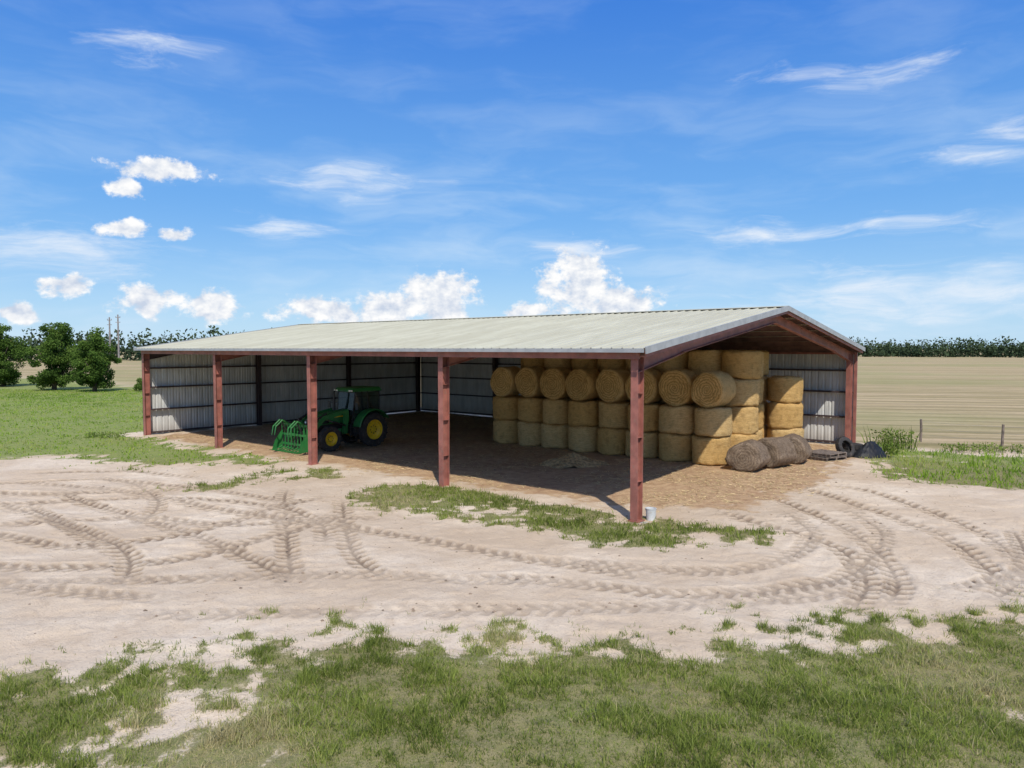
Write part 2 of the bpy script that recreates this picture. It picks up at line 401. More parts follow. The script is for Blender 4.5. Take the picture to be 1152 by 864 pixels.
low=mth(t,'MULTIPLY',mth(t,'SUBTRACT',1.0,sstep(t,mth(t,'ADD',sz,mth(t,'MULTIPLY',noise(t,co,2,4,.6),.6)),.2,1.1)),.5)
c=mixc(t,low,c,(.35,.25,.17))
t.links.new(c,b.inputs['Base Color']); b.inputs['Roughness'].default_value=.65; b.inputs['Specular IOR Level'].default_value=.15
trimm=simple('grey_trim',(.34,.35,.35),.45,var=.12); conc=simple('concrete',(.38,.36,.33),.9,var=.2,bump=.3)
barn=empty('open_metal_barn',(P0[0],P0[1],0),ROT)
SL=(5.68-4.33)/(BW/2)
def rz(x): return 4.33+min(x,BW-x)*SL
def ribbed(y0,y1,step=.305,rib=.045,hgt=.032):
    out=[];y=y0
    while y<y1-.01:
        out+= [(y,0),(y+.02,hgt),(y+rib,hgt),(y+rib+.02,0),(y+.15,0),(y+.16,.008),(y+.18,.008),(y+.19,0)]; y+=step
    out.append((y1,0)); return [q for q in out if q[0]<=y1]
prof=ribbed(-.35,BL+.3)
for nm,xa,xb in(('roof_front_slope',-.3,BW/2),('roof_back_slope',BW+.3,BW/2)):
    mb=MB(); vs=[];fs=[]
    K=8
    for i in range(K+1):
        x=xa+(xb-xa)*i/K
        for (y,h) in prof: vs.append((x,y,rz(x)+h+.004*math.sin(y*1.7+i)))
    m=len(prof)
    for i in range(K):
        for j in range(m-1): fs.append((i*m+j,i*m+j+1,(i+1)*m+j+1,(i+1)*m+j))
    mb.add(vs,fs); mb.obj(nm,[roofm],barn,recalc=False)
mb=MB()
for sgn in(-1,1):
    mb.bar((BW/2+sgn*.11,-.37,rz(BW/2)+.035),(BW/2+sgn*.11,BL+.32,rz(BW/2)+.035),(1,0,-sgn*SL),.22,.012)
mb.obj('ridge_cap',[roofm],barn)
mb=MB()
for y in(-.37,BL+.32):
    for xa,xb in((-.32,BW/2),(BW+.32,BW/2)):
        mb.bar((xa,y,rz(xa)-.03),(xb,y,rz(xb)-.03),(0,1,0),.03,.17)
for x in(-.325,BW+.325):
    mb.box((x,(BL-.05)/2,rz(-.3)-.035),(.02,BL+.6,.10))
mb.obj('edge_trim',[trimm],barn)
mb=MB()
def ibeam(mb,p0,p1,side,fw,d0,d1,mi=0,tf=.016,tw=.012):
    p0=Vector(p0);p1=Vector(p1);a=(p1-p0).normalized();s=Vector(side).normalized();up=s.cross(a).normalized()
    mb.bar(p0,p1,side,tw,d0-2*tf,tw,d1-2*tf,mi)
    for sg in(-1,1):
        mb.bar(p0+up*sg*(d0/2-tf/2),p1+up*sg*(d1/2-tf/2),side,fw,tf,fw,tf,mi)
frames=[0.0,BL*.25,BL*.5,BL*.75,BL]
mi_=MB()
for k,y in enumerate(frames):
    yy=y+(.12 if k==0 else (.09 if k==4 else 0))
    ibeam(mb,(.14,yy,0),(.14,yy,4.08),(0,1,0),.2,.26,.30)
    mb.box((.14,yy,.012),(.36,.3 if k<4 else .22,.024)); 
    for z in(1.0,2.1,3.2): mb.box((.14,yy,z),(.22,.19,.01))
    m2=mb if k in(0,) else mi_
    ibeam(m2,(BW-.14,yy,0),(BW-.14,yy,4.08),(0,1,0),.2,.26,.32)
    for xa,xb in((.0,BW/2),(BW,BW/2)):
        sg=1 if xb>xa else -1
        xm=xa+sg*2.4
        z=lambda x,dd: rz(x)-.215-dd/2
        ibeam(mb if k<4 else mi_,(xa,yy,z(xa,.42)),(xm,yy,z(xm,.30)),(0,1,0),.17,.42,.30)
        ibeam(mb if k<4 else mi_,(xm+sg*.01,yy,z(xm,.28)),(xb-sg*.006,yy,z(xb,.30)),(0,1,0),.17,.28,.30)
mb.obj('main_frames',[red],barn); mi_.obj('rear_columns',[red_shaded],barn)
mb=MB()
for y in frames: mb.box((.14,y+(.12 if y==0 else (.0 if y==BL else 0)),-.06),(.6,.55,.1))
mb.obj('footings',[conc],barn,bevel=.02)
mb=MB()
xsP=[.06]+[1.3*i+.6 for i in range(7)]
for x in xsP:
    for X_ in(x,BW-x):
        sg=1 if X_<BW/2 else -1
        z=rz(X_)-.012
        mb.box((X_,BL/2-.02,z-.1),(.014,BL+.58,.19))
        mb.box((X_+sg*.035,BL/2-.02,z-.198),(.07,BL+.58,.012)); 
mb.obj('purlins',[simple('purlin_steel',(.20,.11,.09),.6,var=.25,scale=2)],barn)
mb=MB(); mb.box((-.06,BL/2,4.14),(.06,BL+.1,.2)); mb.box((BW+.06,BL/2,4.14),(.06,BL+.1,.2))
mb.obj('eave_struts',[red],barn)
mb=MB()
for xa,xb in((-.2,BW/2),(BW+.2,BW/2)):
    mb.bar((xa,-.30,rz(xa)-.13),(xb,-.30,rz(xb)-.13),(0,1,0),.05,.15)
mb.obj('rake_angle',[red],barn)
def wall(pts_fn,length,top_fn,name):
    pr=[];s=0
    while s<length-.01:
        pr+=[(s,0),(s+.03,.032),(s+.07,.032),(s+.10,0),(s+.17,0),(s+.18,.01),(s+.20,.01),(s+.21,0)]; s+=.305
    pr=[q for q in pr if q[0]<length]+[(length,0)]
    vs=[];fs=[]
    for (s,h) in pr:
        for z in(.04,top_fn(s)): vs.append(pts_fn(s,h,z))
    for j in range(len(pr)-1): fs.append((2*j,2*j+2,2*j+3,2*j+1))
    mb=MB(); mb.add(vs,fs); mb.obj(name,[wallm],barn,recalc=False)
wall(lambda s,h,z:(BW+.22+h,s,z),BL+.2,lambda s:rz(0)-.06,'back_wall')
wall(lambda s,h,z:(s-.0,BL+.22+h,z),BW+.22,lambda s:rz(min(max(s,0),BW))-.02,'end_wall')
mb=MB()
for z in(.12,1.25,2.35,3.3):
    mb.box((BW+.11,BL/2+.05,z),(.2,BL+.1,.012)); mb.box((BW+.012,BL/2+.05,z+.03),(.012,BL+.1,.08))
    mb.box((BW/2+.15,BL+.11,z),(BW-.32,.2,.012)); mb.box((BW/2+.15,BL+.012,z+.03),(BW-.32,.012,.08))
mb.box((BW/2+.15,BL+.11,4.2),(BW-.32,.2,.012))
for fx in(1/3,2/3):
    ibeam(mb,(BW*fx,BL-.13,0),(BW*fx,BL-.13,rz(BW*fx)-.55),(1,0,0),.2,.25,.25)
mb.obj('wall_girts',[red_shaded],barn)
mb=MB(); mb.box((BW+.24,-.03,2.1),(.10,.12,4.1)); mb.obj('corner_trim',[red],barn)
# ------------------------------------------------------------ bales
def balemat(name,lo,mid,hi,ra=.35,grey=None):
    m,t,b,o=newmat(name)
    co=N(t,'ShaderNodeTexCoord').outputs['Object']
    inf=N(t,'ShaderNodeObjectInfo').outputs['Random']
    sp=N(t,'ShaderNodeSeparateXYZ',{0:co})
    x,y,z=sp.outputs
    r=mth(t,'SQRT',mth(t,'ADD',mth(t,'MULTIPLY',x,x),mth(t,'MULTIPLY',y,y)))
    ang=mth(t,'ARCTAN2',y,x)
    nb=noise(t,co,5,4,.6)
    ph=mth(t,'ADD',mth(t,'ADD',mth(t,'MULTIPLY',r,62.0),ang),mth(t,'MULTIPLY',nb,16))
    ring=mth(t,'MULTIPLY_ADD',mth(t,'SINE',ph),.5,.5)
    fine=noise(t,co,42,3,.9)
    st=noise(t,N(t,'ShaderNodeCombineXYZ',{0:mth(t,'MULTIPLY',ang,3.5),1:mth(t,'MULTIPLY',z,38),2:mth(t,'MULTIPLY',r,3)}).outputs[0],1.2,5,.8)
    side=sstep(t,r,.60,.66)
    patt=mth(t,'ADD',mth(t,'MULTIPLY',mth(t,'MULTIPLY_ADD',st,.65,mth(t,'MULTIPLY',fine,.35)),side),mth(t,'MULTIPLY',mth(t,'MULTIPLY_ADD',ring,ra,mth(t,'MULTIPLY',fine,1-ra)),mth(t,'SUBTRACT',1,side)))
    c=mixc(t,sstep(t,patt,.32,.5),lo,mid); c=mixc(t,sstep(t,patt,.49,.66),c,hi)
    c=mixc(t,mth(t,'MULTIPLY',sstep(t,nb,.5,.68),.55),c,lo)
    if grey:
        gn=mth(t,'MULTIPLY',mth(t,'MULTIPLY_ADD',inf,.5,.02),mth(t,'MULTIPLY_ADD',side,.8,.2))
        c=mixc(t,gn,c,mixc(t,sstep(t,patt,.38,.6),grey[0],grey[1]))
    cc=N(t,'ShaderNodeCombineXYZ',{0:mth(t,'MULTIPLY_ADD',inf,.25,.90),1:mth(t,'MULTIPLY_ADD',inf,.26,.84),2:mth(t,'MULTIPLY_ADD',inf,.25,.76)}).outputs[0]
    c=mixc(t,1.0,c,cc,'MULTIPLY')
    t.links.new(c,b.inputs['Base Color']); b.inputs['Roughness'].default_value=.85; b.inputs['Specular IOR Level'].default_value=.15
    h=mth(t,'ADD',patt,mth(t,'MULTIPLY',fine,.6))
    bp=N(t,'ShaderNodeBump',{'Height':h,'Strength':1.0,'Distance':.05}); t.links.new(bp.outputs[0],b.inputs['Normal'])
    return m
hay=balemat('hay',(.42,.235,.07),(.76,.49,.18),(.92,.68,.32),.22,((.38,.29,.15),(.70,.57,.35)))
old=balemat('weathered_hay',(.12,.09,.07),(.26,.20,.15),(.42,.34,.27),.12)
def bale_mesh(name,R,H,seed,mat,sag=0):
    r_=np.random.RandomState(seed); mb=MB(); seg=56
    prof=[(0.001,-H/2),(.2*R,-H/2),(.45*R,-H/2-.005),(.7*R,-H/2),(.86*R,-H/2+.01),(.95*R,-H/2+.035),(R,-H/2+.09)]
    prof+=[(R*(1+.012*math.sin(i*2.1+seed)),-H/2+.09+(H-.18)*i/10) for i in range(1,10)]
    prof+=[(R,H/2-.09),(.95*R,H/2-.035),(.86*R,H/2-.01),(.7*R,H/2),(.45*R,H/2+.005),(.2*R,H/2),(0.001,H/2)]
    mb.lathe(prof,seg,(0,0,0),'Z')
    ph=r_.rand(8)*6.28; out=[]; am=2.2 if sag else 1.5
    for i,(x,y,z) in enumerate(mb.v):
        a=math.atan2(y,x); rr=math.hypot(x,y)
        k=1+am*(.014*math.sin(2*a+ph[0])+.010*math.sin(3*a+ph[1]+z*2)+.006*math.sin(7*a+ph[2]+z*5)+.006*math.sin(13*a+z*11+ph[3])+.007*(r_.rand()-.5))
        zz=z+(.018*math.sin(2*a+ph[4])+.012*math.sin(5*a+ph[5]+rr*6))*(rr/R)*np.sign(z)*(abs(z)>H*.4)*am+.010*(r_.rand()-.5)
        X_,Y_=x*k,y*k
        if sag:
            if X_<0: X_*=(1-sag); Y_*=1+sag*.5
            X_*=(1-sag*.3)
        out.append((X_,Y_,zz))
    mb.v=out
    for i in range(700):
        a=r_.rand()*6.28; 
        if r_.rand()<.55:
            z=(r_.rand()-.5)*H*.95; p=Vector((R*math.cos(a),R*math.sin(a),z)); nrm=Vector((math.cos(a),math.sin(a),0))
            if sag: continue
        else:
            rr=R*math.sqrt(r_.rand())*.9; sg=1 if r_.rand()<.5 else -1; p=Vector((rr*math.cos(a),rr*math.sin(a),sg*H/2)); nrm=Vector((0,0,sg))
        tdir=Vector(r_.randn(3)).normalized(); tdir=(tdir-nrm*tdir.dot(nrm)).normalized()
        s=tdir.cross(nrm)*.006; L=.04+.10*r_.rand()
        q=p+tdir*L+nrm*(.01+.045*r_.rand())
        mb.add([p-s,p+s,q],[(0,1,2)])
    me=mb.mesh(name,[mat],True); return me
BH=1.05; BR=.70
bm_=[bale_mesh('hay_bale_mesh',BR*(1+.01*i),BH,i+1,hay) for i in range(5)]
def put_bale(me,lx,ly,z,horiz=False,yaw=0,name='hay_bale',sc=(1,1,1)):
    o_=bpy.data.objects.new(name,me); o_.location=b2w(lx,ly,z)
    spin=random.random()*6.28
    if horiz:
        M=Matrix.Rotation(ROT+yaw,4,'Z')@Matrix.Rotation(math.pi/2,4,'Y')@Matrix.Rotation(spin,4,'Z')
    else: M=Matrix.Rotation(spin,4,'Z')@Matrix.Rotation(random.uniform(-.03,.03),4,'X')
    o_.rotation_euler=M.to_euler(); o_.scale=sc; link(o_); return o_
J=lambda s=.06:random.uniform(-s,s)
rows=[(9.8,2.6,8,2),(11.28,2.15,8,4),(12.76,2.6,8,4),(14.3,1.5,8,4)]
for r,(lx,y0,cnt,tiers) in enumerate(rows):
    for j in range(cnt):
        tt=tiers
        if r==3 and j==0: tt=3
        for k in range(tt):
            s=random.uniform(.95,1.01)
            put_bale(random.choice(bm_),lx+J(),y0+1.42*j+J(.04),BH*(k+.5)+.01,sc=(s,s,1))
        if r==0:
            s=random.uniform(.93,1.0)
            put_bale(random.choice(bm_),lx+.05+J(.10),y0+1.42*j+J(.03),BH*2+BR*s+.01,True,J(.10),sc=(s,s,1))
oldm=[bale_mesh('old_bale_mesh',.60,1.15,30+i,old,.16) for i in range(3)]
for i,(lx,ly,yw) in enumerate(((9.35,1.02,.10),(10.75,.62,-.25),(12.1,.45,.2))):
    o_=bpy.data.objects.new('weathered_hay_bale',oldm[i]); o_.location=b2w(lx,ly,.47)
    M=Matrix.Rotation(ROT+yw,4,'Z')@Matrix.Rotation(-math.pi/2,4,'Y')
    o_.rotation_euler=M.to_euler(); link(o_)
def mound(name,loc,rx,ry,h,mat,seed=1,rot=0):
    n=60; u=np.linspace(-1,1,n); U,V_=np.meshgrid(u,u); U=U.ravel();V_=V_.ravel()
    rr=np.hypot(U,V_)+(fbm(U+seed*5,V_,2.2,3,seed)-.5)*.5
    H=np.clip(1-rr,0,1)**.8*h*(.7+.6*fbm(U,V_,5,3,seed+2))-.02+ (fbm(U,V_,18,2,seed+4)-.5)*.06
    c_,s_=math.cos(rot),math.sin(rot); xx=U*rx*1.2;yy=V_*ry*1.2
    Vv=np.stack([loc[0]+xx*c_-yy*s_,loc[1]+xx*s_+yy*c_,H-(rr>1)*.05],1)
    i_=(np.arange(n-1)[:,None]*n+np.arange(n-1)[None,:]).ravel()
    link(bpy.data.objects.new(name,np_mesh(name,Vv,np.stack([i_,i_+1,i_+n+1,i_+n],1),[mat],None,True)))
mound('loose_hay_pile',(2.3,26.9),1.1,.8,.42,simple('loose_hay',(.48,.32,.15),.95,var=.4,scale=9,dirt=(.25,.15,.08),bump=1,bscale=40),3)
# ------------------------------------------------------------ tractor
green=simple('green_paint',(.024,.17,.04),.35,var=.15,scale=2,dirt=(.08,.13,.06),spec=.5)
yellow=simple('yellow_paint',(.78,.52,.02),.35,var=.12,scale=4,dirt=(.45,.33,.12))
black=simple('black_plastic',(.022,.022,.022),.5,var=.3)
rub=simple('tyre_rubber',(.035,.032,.03),.85,var=.3,dirt=(.15,.115,.09),bump=.2)
steel=simple('bare_steel',(.4,.4,.4),.3,metal=.9,var=.1)
gl,t,b,o=newmat('cab_glass'); b.inputs['Base Color'].default_value=(.03,.05,.05,1); b.inputs['Roughness'].default_value=.03; b.inputs['Specular IOR Level'].default_value=.8
tp=N(t,'ShaderNodeBsdfTransparent',{'Color':(.55,.62,.6)}); mx=N(t,'ShaderNodeMixShader',{0:.55}); t.links.new(b.outputs[0],mx.inputs[1]);t.links.new(tp.outputs[0],mx.inputs[2]);t.links.new(mx.outputs[0],o.inputs[0])
tc=(-6.75,32.3); tracr=empty('farm_tractor',(tc[0],tc[1],0.01),math.atan2(-CW[1],-CW[0]))
def wheel(name,c,R,W,rimr,nl):
    mb=MB(); h=W/2
    prof=[(rimr,-h*.8),(rimr+.04,-h*.98),(R*.82,-h*1.0),(R*.92,-h*.93),(R*.955,-h*.75),(R*.965,0),(R*.955,h*.75),(R*.92,h*.93),(R*.82,h*1.0),(rimr+.04,h*.98),(rimr,h*.8)]
    mb.lathe(prof,40,c,'Y',0)
    for s in(-1,1):
        for i in range(nl):
            a=2*math.pi*(i+(.5 if s>0 else 0))/nl
            P=[]
            for (hh,da) in((0.02*s,0),(h*.97*s,-.22)):
                for rr in(R*.95 if abs(hh)<.1 else R*.86,R*1.0 if abs(hh)<.1 else R*.975):
                    for dd in(-.025,.025):
                        t_=a+da+dd/R; P.append(Vector(c)+Vector((rr*math.cos(t_),hh,rr*math.sin(t_))))
            mb.add(P,[(0,1,3,2),(4,6,7,5),(0,2,6,4),(1,5,7,3),(2,3,7,6),(0,4,5,1)],0)
    sg=1 if c[1]>0 else -1
    rim=[(rimr+.012,-h*.82),(rimr+.012,h*.82*1.0)]
    mb.lathe(rim,32,c,'Y',1)
    mb.lathe([(rimr+.02,sg*h*.82),(rimr-.02,sg*h*.8),(rimr-.04,sg*h*.35),(rimr*.55,sg*h*.15),(rimr*.5,sg*h*.3),(.11,sg*h*.3),(.10,sg*h*.55),(.001,sg*h*.58)],32,c,'Y',1)
    mb.lathe([(rimr+.02,-sg*h*.82),(rimr-.04,-sg*h*.3),(.001,-sg*h*.1)],32,c,'Y',1)
    for i in range(8):
        a=i*math.pi/4; q=Vector(c)+Vector((rimr*.38*math.cos(a),sg*h*.32,rimr*.38*math.sin(a))); mb.tube([q,q+Vector((0,sg*.03,0))],.022,6,2)
    mb.obj(name,[rub,yellow,black],tracr,smooth=False)
for s,nm in((1,'left'),(-1,'right')):
    wheel('rear_wheel_'+nm,(0,.80*s,.75),.75,.44,.43,20)
    wheel('front_wheel_'+nm,(2.2,.76*s,.53),.53,.32,.29,17)
mb=MB(); mb.box((1.0,0,.78),(2.7,.36,.4)); mb.box((1.65,0,1.0),(1.5,.46,.35)); mb.box((0,0,.75),(.35,1.2,.3)); mb.box((2.2,0,.53),(.18,1.2,.16)); mb.box((2.55,0,.75),(.4,.5,.32))
mb.box((.55,.55,.72),(.75,.32,.42)); mb.box((.55,-.55,.72),(.75,.32,.42))
for z in(.35,.62,.9): mb.box((.95,.72,z),(.28,.3,.03))
mb.bar((.82,.72,.33),(.82,.72,1.05),(1,0,0),.03,.03); mb.bar((1.09,.72,.33),(1.09,.72,1.05),(1,0,0),.03,.03)
mb.obj('chassis',[black],tracr,bevel=.02)
mb=MB(); xsH=[.85,1.4,2.1,2.55,2.74]; wH=[.62,.60,.56,.50,.38]; zt=[1.66,1.62,1.54,1.46,1.34]; zb=[1.12,1.1,1.08,1.02,.98]
vs=[];fs=[]
for x,w,a,bb in zip(xsH,wH,zt,zb):
    vs+=[(x,-w/2,bb),(x,-w/2,a-.13),(x,-w/2+.07,a-.02),(x,0,a),(x,w/2-.07,a-.02),(x,w/2,a-.13),(x,w/2,bb)]
for i in range(4):
    for j in range(7): fs.append((i*7+j,i*7+(j+1)%7,(i+1)*7+(j+1)%7,(i+1)*7+j))
fs+= [tuple(range(7)),tuple(28+j for j in range(7))[::-1]]
mb.add(vs,fs); mb.obj('hood',[green],tracr,bevel=.015)
mb=MB(); mb.box((2.745,0,1.17),(.02,.34,.3),0); mb.box((2.755,.13,1.2),(.02,.1,.07),2); mb.box((2.755,-.13,1.2),(.02,.1,.07),2)
for s in(1,-1):
    mb.bar((.9,s*.313,1.40),(2.5,s*.262,1.34),(0,s,0),.012,.05,mi=1)
    mb.bar((1.9,s*.295,1.22),(2.5,s*.268,1.17),(0,s,0),.012,.18,mi=0)
mb.obj('grille_and_stripe',[black,yellow,simple('lamp_lens',(.8,.8,.78),.1,var=.05)],tracr)
mb=MB(); zr=2.42
for s in(1,-1):
    for (xb,yb_),(xt,yt) in(((-.55,.58),(-.55,.60)),((.12,.66),(.10,.64)),((.86,.50),(.72,.58))):
        mb.bar((xb,s*yb_,1.05),(xt,s*yt,zr),(1,0,0),.06,.05,mi=0)
    mb.bar((-.55,s*.6,1.1),(.86,s*.56,1.1),(0,1,0),.05,.14,mi=0)
mb.bar((-.55,-.58,zr-.03),(-.55,.58,zr-.03),(1,0,0),.05,.05,mi=0); mb.bar((.72,-.58,zr-.03),(.72,.58,zr-.03),(1,0,0),.05,.05,mi=0)
mb.box((.15,0,1.0),(1.3,1.0,.12),0)
mb.box((-.2,0,1.3),(.45,.45,.12),0); mb.box((-.42,0,1.6),(.12,.45,.55),0)
mb.box((.6,0,1.35),(.16,.3,.5),0)
mb.lathe([(.17,-.012),(.19,0),(.17,.012),(.15,0),(.17,-.012)],20,(.42,0,1.62),'Z',0)
mb.obj('cab_frame',[black],tracr,bevel=.008)
mb=MB()
for s in(1,-1):
    mb.add([(-.52,s*.6,1.17),(.09,s*.66,1.17),(.08,s*.64,zr-.04),(-.52,s*.605,zr-.04)],[(0,1,2,3)])
    mb.add([(.15,s*.655,1.1),(.83,s*.52,1.17),(.71,s*.58,zr-.04),(.13,s*.64,zr-.04)],[(0,1,2,3)])
mb.add([(.87,-.49,1.2),(.87,.49,1.2),(.74,.57,zr-.05),(.74,-.57,zr-.05)],[(0,1,2,3)])
mb.add([(-.56,-.56,1.2),(-.56,.56,1.2),(-.56,.58,zr-.05),(-.56,-.58,zr-.05)],[(0,1,2,3)])
mb.obj('cab_glass',[gl],tracr,recalc=False)
mb=MB(); mb.hexa([Vector(p) for p in((-.68,-.70,2.42),(.92,-.70,2.42),(.92,.70,2.42),(-.68,.70,2.42),(-.6,-.62,2.6),(.8,-.62,2.58),(.8,.62,2.58),(-.6,.62,2.6))])
mb.obj('cab_roof',[green],tracr,bevel=.04)
mb=MB()
for s in(1,-1):
    for y in(.45,.6): mb.box((.93,s*y,2.46),(.03,.1,.06),1)
    mb.bar((.8,s*.6,1.9),(.95,s*.95,1.9),(0,0,1),.02,.02); mb.box((.96,s*.98,1.82),(.03,.16,.3))
mb.tube([(1.15,-.36,1.2),(1.15,-.36,2.35),(1.10,-.36,2.45)],.04,10)
mb.tube([(1.15,-.36,1.6),(1.15,-.36,2.1)],.055,10)
mb.obj('mirrors_lights_exhaust',[black,simple('work_lamp',(.8,.78,.7),.15,var=.05)],tracr)
mb=MB()
for s in(1,-1):
    hs=sorted([.58*s,1.03*s]); 
    mb.lathe([(.84,hs[0]),(.86,hs[0]+.02),(.86,hs[1]-.02),(.82,hs[1])],18,(0,0,.78),'Y',0,math.radians(10),math.radians(150))
    vsf=[(0.1,.585*s,.9),(-.3,.585*s,.9)]+[(.84*math.cos(math.radians(a)),.585*s,.78+.84*math.sin(math.radians(a))) for a in range(150,9,-14)]
    mb.add(vsf,[tuple(range(len(vsf)))])
o_=mb.obj('fenders',[green],tracr,recalc=False); sm=o_.modifiers.new('sol','SOLIDIFY'); sm.thickness=.02
mb=MB()
for s in(1,-1):
    y=.5*s
    mb.bar((1.25,y,.65),(1.15,y,1.6),(0,1,0),.10,.22)
    mb.bar((1.25,y*.8,.8),(2.3,y*.62,.8),(0,1,0),.06,.14)
    mb.bar((1.12,y+s*.07,1.62),(2.35,y+s*.07,1.38),(0,1,0),.08,.15,.08,.19)
    mb.bar((2.33,y+s*.07,1.42),(3.25,y+s*.07,.52),(0,1,0),.08,.19,.08,.13)
    mb.bar((3.2,y+s*.07,.5),(3.3,y+s*.07,.95),(0,1,0),.07,.12)
    mb.tube([(1.25,y+s*.07,1.0),(1.9,y+s*.07,1.2)],.045,10,1); mb.tube([(1.9,y+s*.07,1.2),(2.3,y+s*.07,1.33)],.025,8,2)
    mb.tube([(2.2,y+s*.07,1.58),(2.8,y+s*.07,1.3)],.04,10,1); mb.tube([(2.8,y+s*.07,1.3),(3.25,y+s*.07,.98)],.022,8,2)
mb.tube([(2.75,-.57,1.0),(2.75,.57,1.0)],.06,12)
for z in(.35,.75,1.15): mb.bar((3.36,-.9,z),(3.36,.9,z),(1,0,0),.05,.09)
for i in range(9): y=-.9+i*.225; mb.bar((3.38,y,.15),(3.38,y,1.2),(1,0,0),.04,.035)
for i in range(9):
    y=-.9+i*.225
    mb.tube([(3.40,y,.22),(3.7,y,.10),(4.0,y,.12)],[.03,.03,.008],6)
for s in(-.55,.55):
    for dy in(-.1,.1):
        mb.tube([(3.38,s+dy,1.2),(3.65,s+dy,1.35),(3.95,s+dy,1.1),(4.02,s+dy,.75)],[.035,.035,.03,.01],6)
    mb.bar((3.9,s-.1,1.15),(3.9,s+.1,1.15),(1,0,0),.04,.04)
    mb.tube([(3.36,s,.8),(3.62,s,1.3)],.03,8,1)
for s in(-1,1):
    mb.add([(3.36,s*.93,.12),(3.85,s*.93,.10),(3.7,s*.93,.5),(3.42,s*.93,.85),(3.36,s*.93,.85)],[(0,1,2,3,4)])
mb.obj('front_loader_grapple',[green,black,steel],tracr)
# ------------------------------------------------------------ small things
def tyre(name,loc,R,W,rot):
    mb=MB(); h=W/2
    mb.lathe([(R*.58,-h*.7),(R*.62,-h),(R*.85,-h*1.05),(R*.97,-h*.8),(R,0),(R*.97,h*.8),(R*.85,h*1.05),(R*.62,h),(R*.58,h*.7),(R*.6,h*.5),(R*.9,h*.6),(R*.92,0),(R*.9,-h*.6),(R*.6,-h*.5),(R*.58,-h*.7)],40,(0,0,0),'Z')
    for i in range(40):
        a=i*math.pi/20; mb.box((R*math.cos(a),R*math.sin(a),0),(.012,.03,W*.8),0,Matrix.Rotation(a,3,'Z')@Matrix.Rotation(.3,3,'X'))
    o_=mb.obj(name,[rub],None,recalc=False); o_.location=loc; o_.rotation_euler=rot; return o_
tyre('old_tyre',(13.6,29.0,.13),.48,.25,(0,0,.3))
tyre('old_tyre',(13.65,29.05,.38),.45,.24,(.06,.04,1.3))
tyre('old_tyre',(13.15,28.55,.40),.42,.22,(math.radians(66),0,math.radians(25)))
tyre('old_tyre',(14.5,29.4,.14),.46,.26,(0,.05,.8))
def tarp():
    mb=MB(); n=34
    u=np.linspace(-1,1,n); U,V_=np.meshgrid(u,u)
    rr=np.hypot(U,V_*1.1)
    H=np.clip(1.05-rr**1.5,0,1)*.6*(.65+.7*fbm(U.ravel()+3,V_.ravel(),2.6,4,8).reshape(n,n))+.05*np.abs(np.sin(9*fbm(U.ravel(),V_.ravel(),1.8,2,5).reshape(n,n)*3))
    vs=[(U[i,j]*.8,V_[i,j]*.55,max(H[i,j],.0)-.01) for i in range(n) for j in range(n)]
    fs=[(i*n+j,i*n+j+1,(i+1)*n+j+1,(i+1)*n+j) for i in range(n-1) for j in range(n-1)]
    mb.add(vs,fs); return mb
o_=tarp().obj('black_plastic_tarp',[simple('black_poly',(.012,.013,.015),.55,var=.3,bump=.4,bscale=8,spec=.3)],None,smooth=True,recalc=False); o_.location=(14.15,28.7,0.0); o_.rotation_euler=(0,0,.4)
wood=simple('old_wood',(.19,.15,.12),.9,var=.35,scale=6,bump=.3)
def pallet(loc,rz_,rx=0):
    mb=MB()
    for i in range(7): mb.box((0,-.5+i*1.0/6,.125),(1.2,.1,.02))
    for x in(-.55,0,.55): mb.box((x,0,.07),(.05,1.1,.09))
    for y in(-.5,0,.5): mb.box((0,y,.012),(1.2,.1,.02))
    o_=mb.obj('wood_pallet',[wood]); o_.location=loc; o_.rotation_euler=(rx,0,rz_)
pallet((12.15,28.1,.0),.5); pallet((12.2,28.15,.145),.62)
mb=MB(); mb.lathe([(.001,0),(.13,0),(.155,.34),(.165,.34),(.165,.36),(.15,.36),(.125,.02),(.001,.02)],28,(0,0,0),'Z')
mb.tube([(.165*math.cos(a),.0+.165*math.sin(a)*.3,.33-.10*math.sin(a)) for a in np.linspace(0,math.pi,12)],.005,6,1)
o_=mb.obj('plastic_bucket',[simple('white_plastic',(.62,.63,.62),.4,var=.1,dirt=(.4,.34,.27)),steel],None,recalc=False); o_.location=(3.48,18.05,.0); o_.scale=(.85,.85,.85)
mb=MB(); fp=[(18.8,33.3),(21.0,31.0),(25.5,29.6),(31,28),(37,26.2)]
for i,(x,y) in enumerate(fp):
    mb.tube([(x,y,-.1),(x+.02,y,.6),(x+.03*(i%3),y,1.05)],[.06,.055,.05],8)
for z in(.35,.65,.95):
    for a,bb in zip(fp[:-1],fp[1:]): mb.tube([(*a,z),((a[0]+bb[0])/2,(a[1]+bb[1])/2,z-.03),(*bb,z)],.003,4,1)
mb.obj('wire_fence',[wood,steel],None)
for x,y,h in((-138,250,15),(-134,248,15.8)):
    mb=MB(); mb.tube([(0,0,-.2),(0,0,h)],[.33,.22],8); mb.box((0,0,h-1),(1.6,.15,.2)); mb.box((0,0,h-2.6),(1.6,.15,.2))
    for q in(-.7,0,.7): mb.tube([(q,0,h-.9),(q,0,h-.5)],.08,6)
    o_=mb.obj('utility_pole',[simple('weathered_pole',(.26,.24,.23),.9)]); o_.location=(x,y,0)
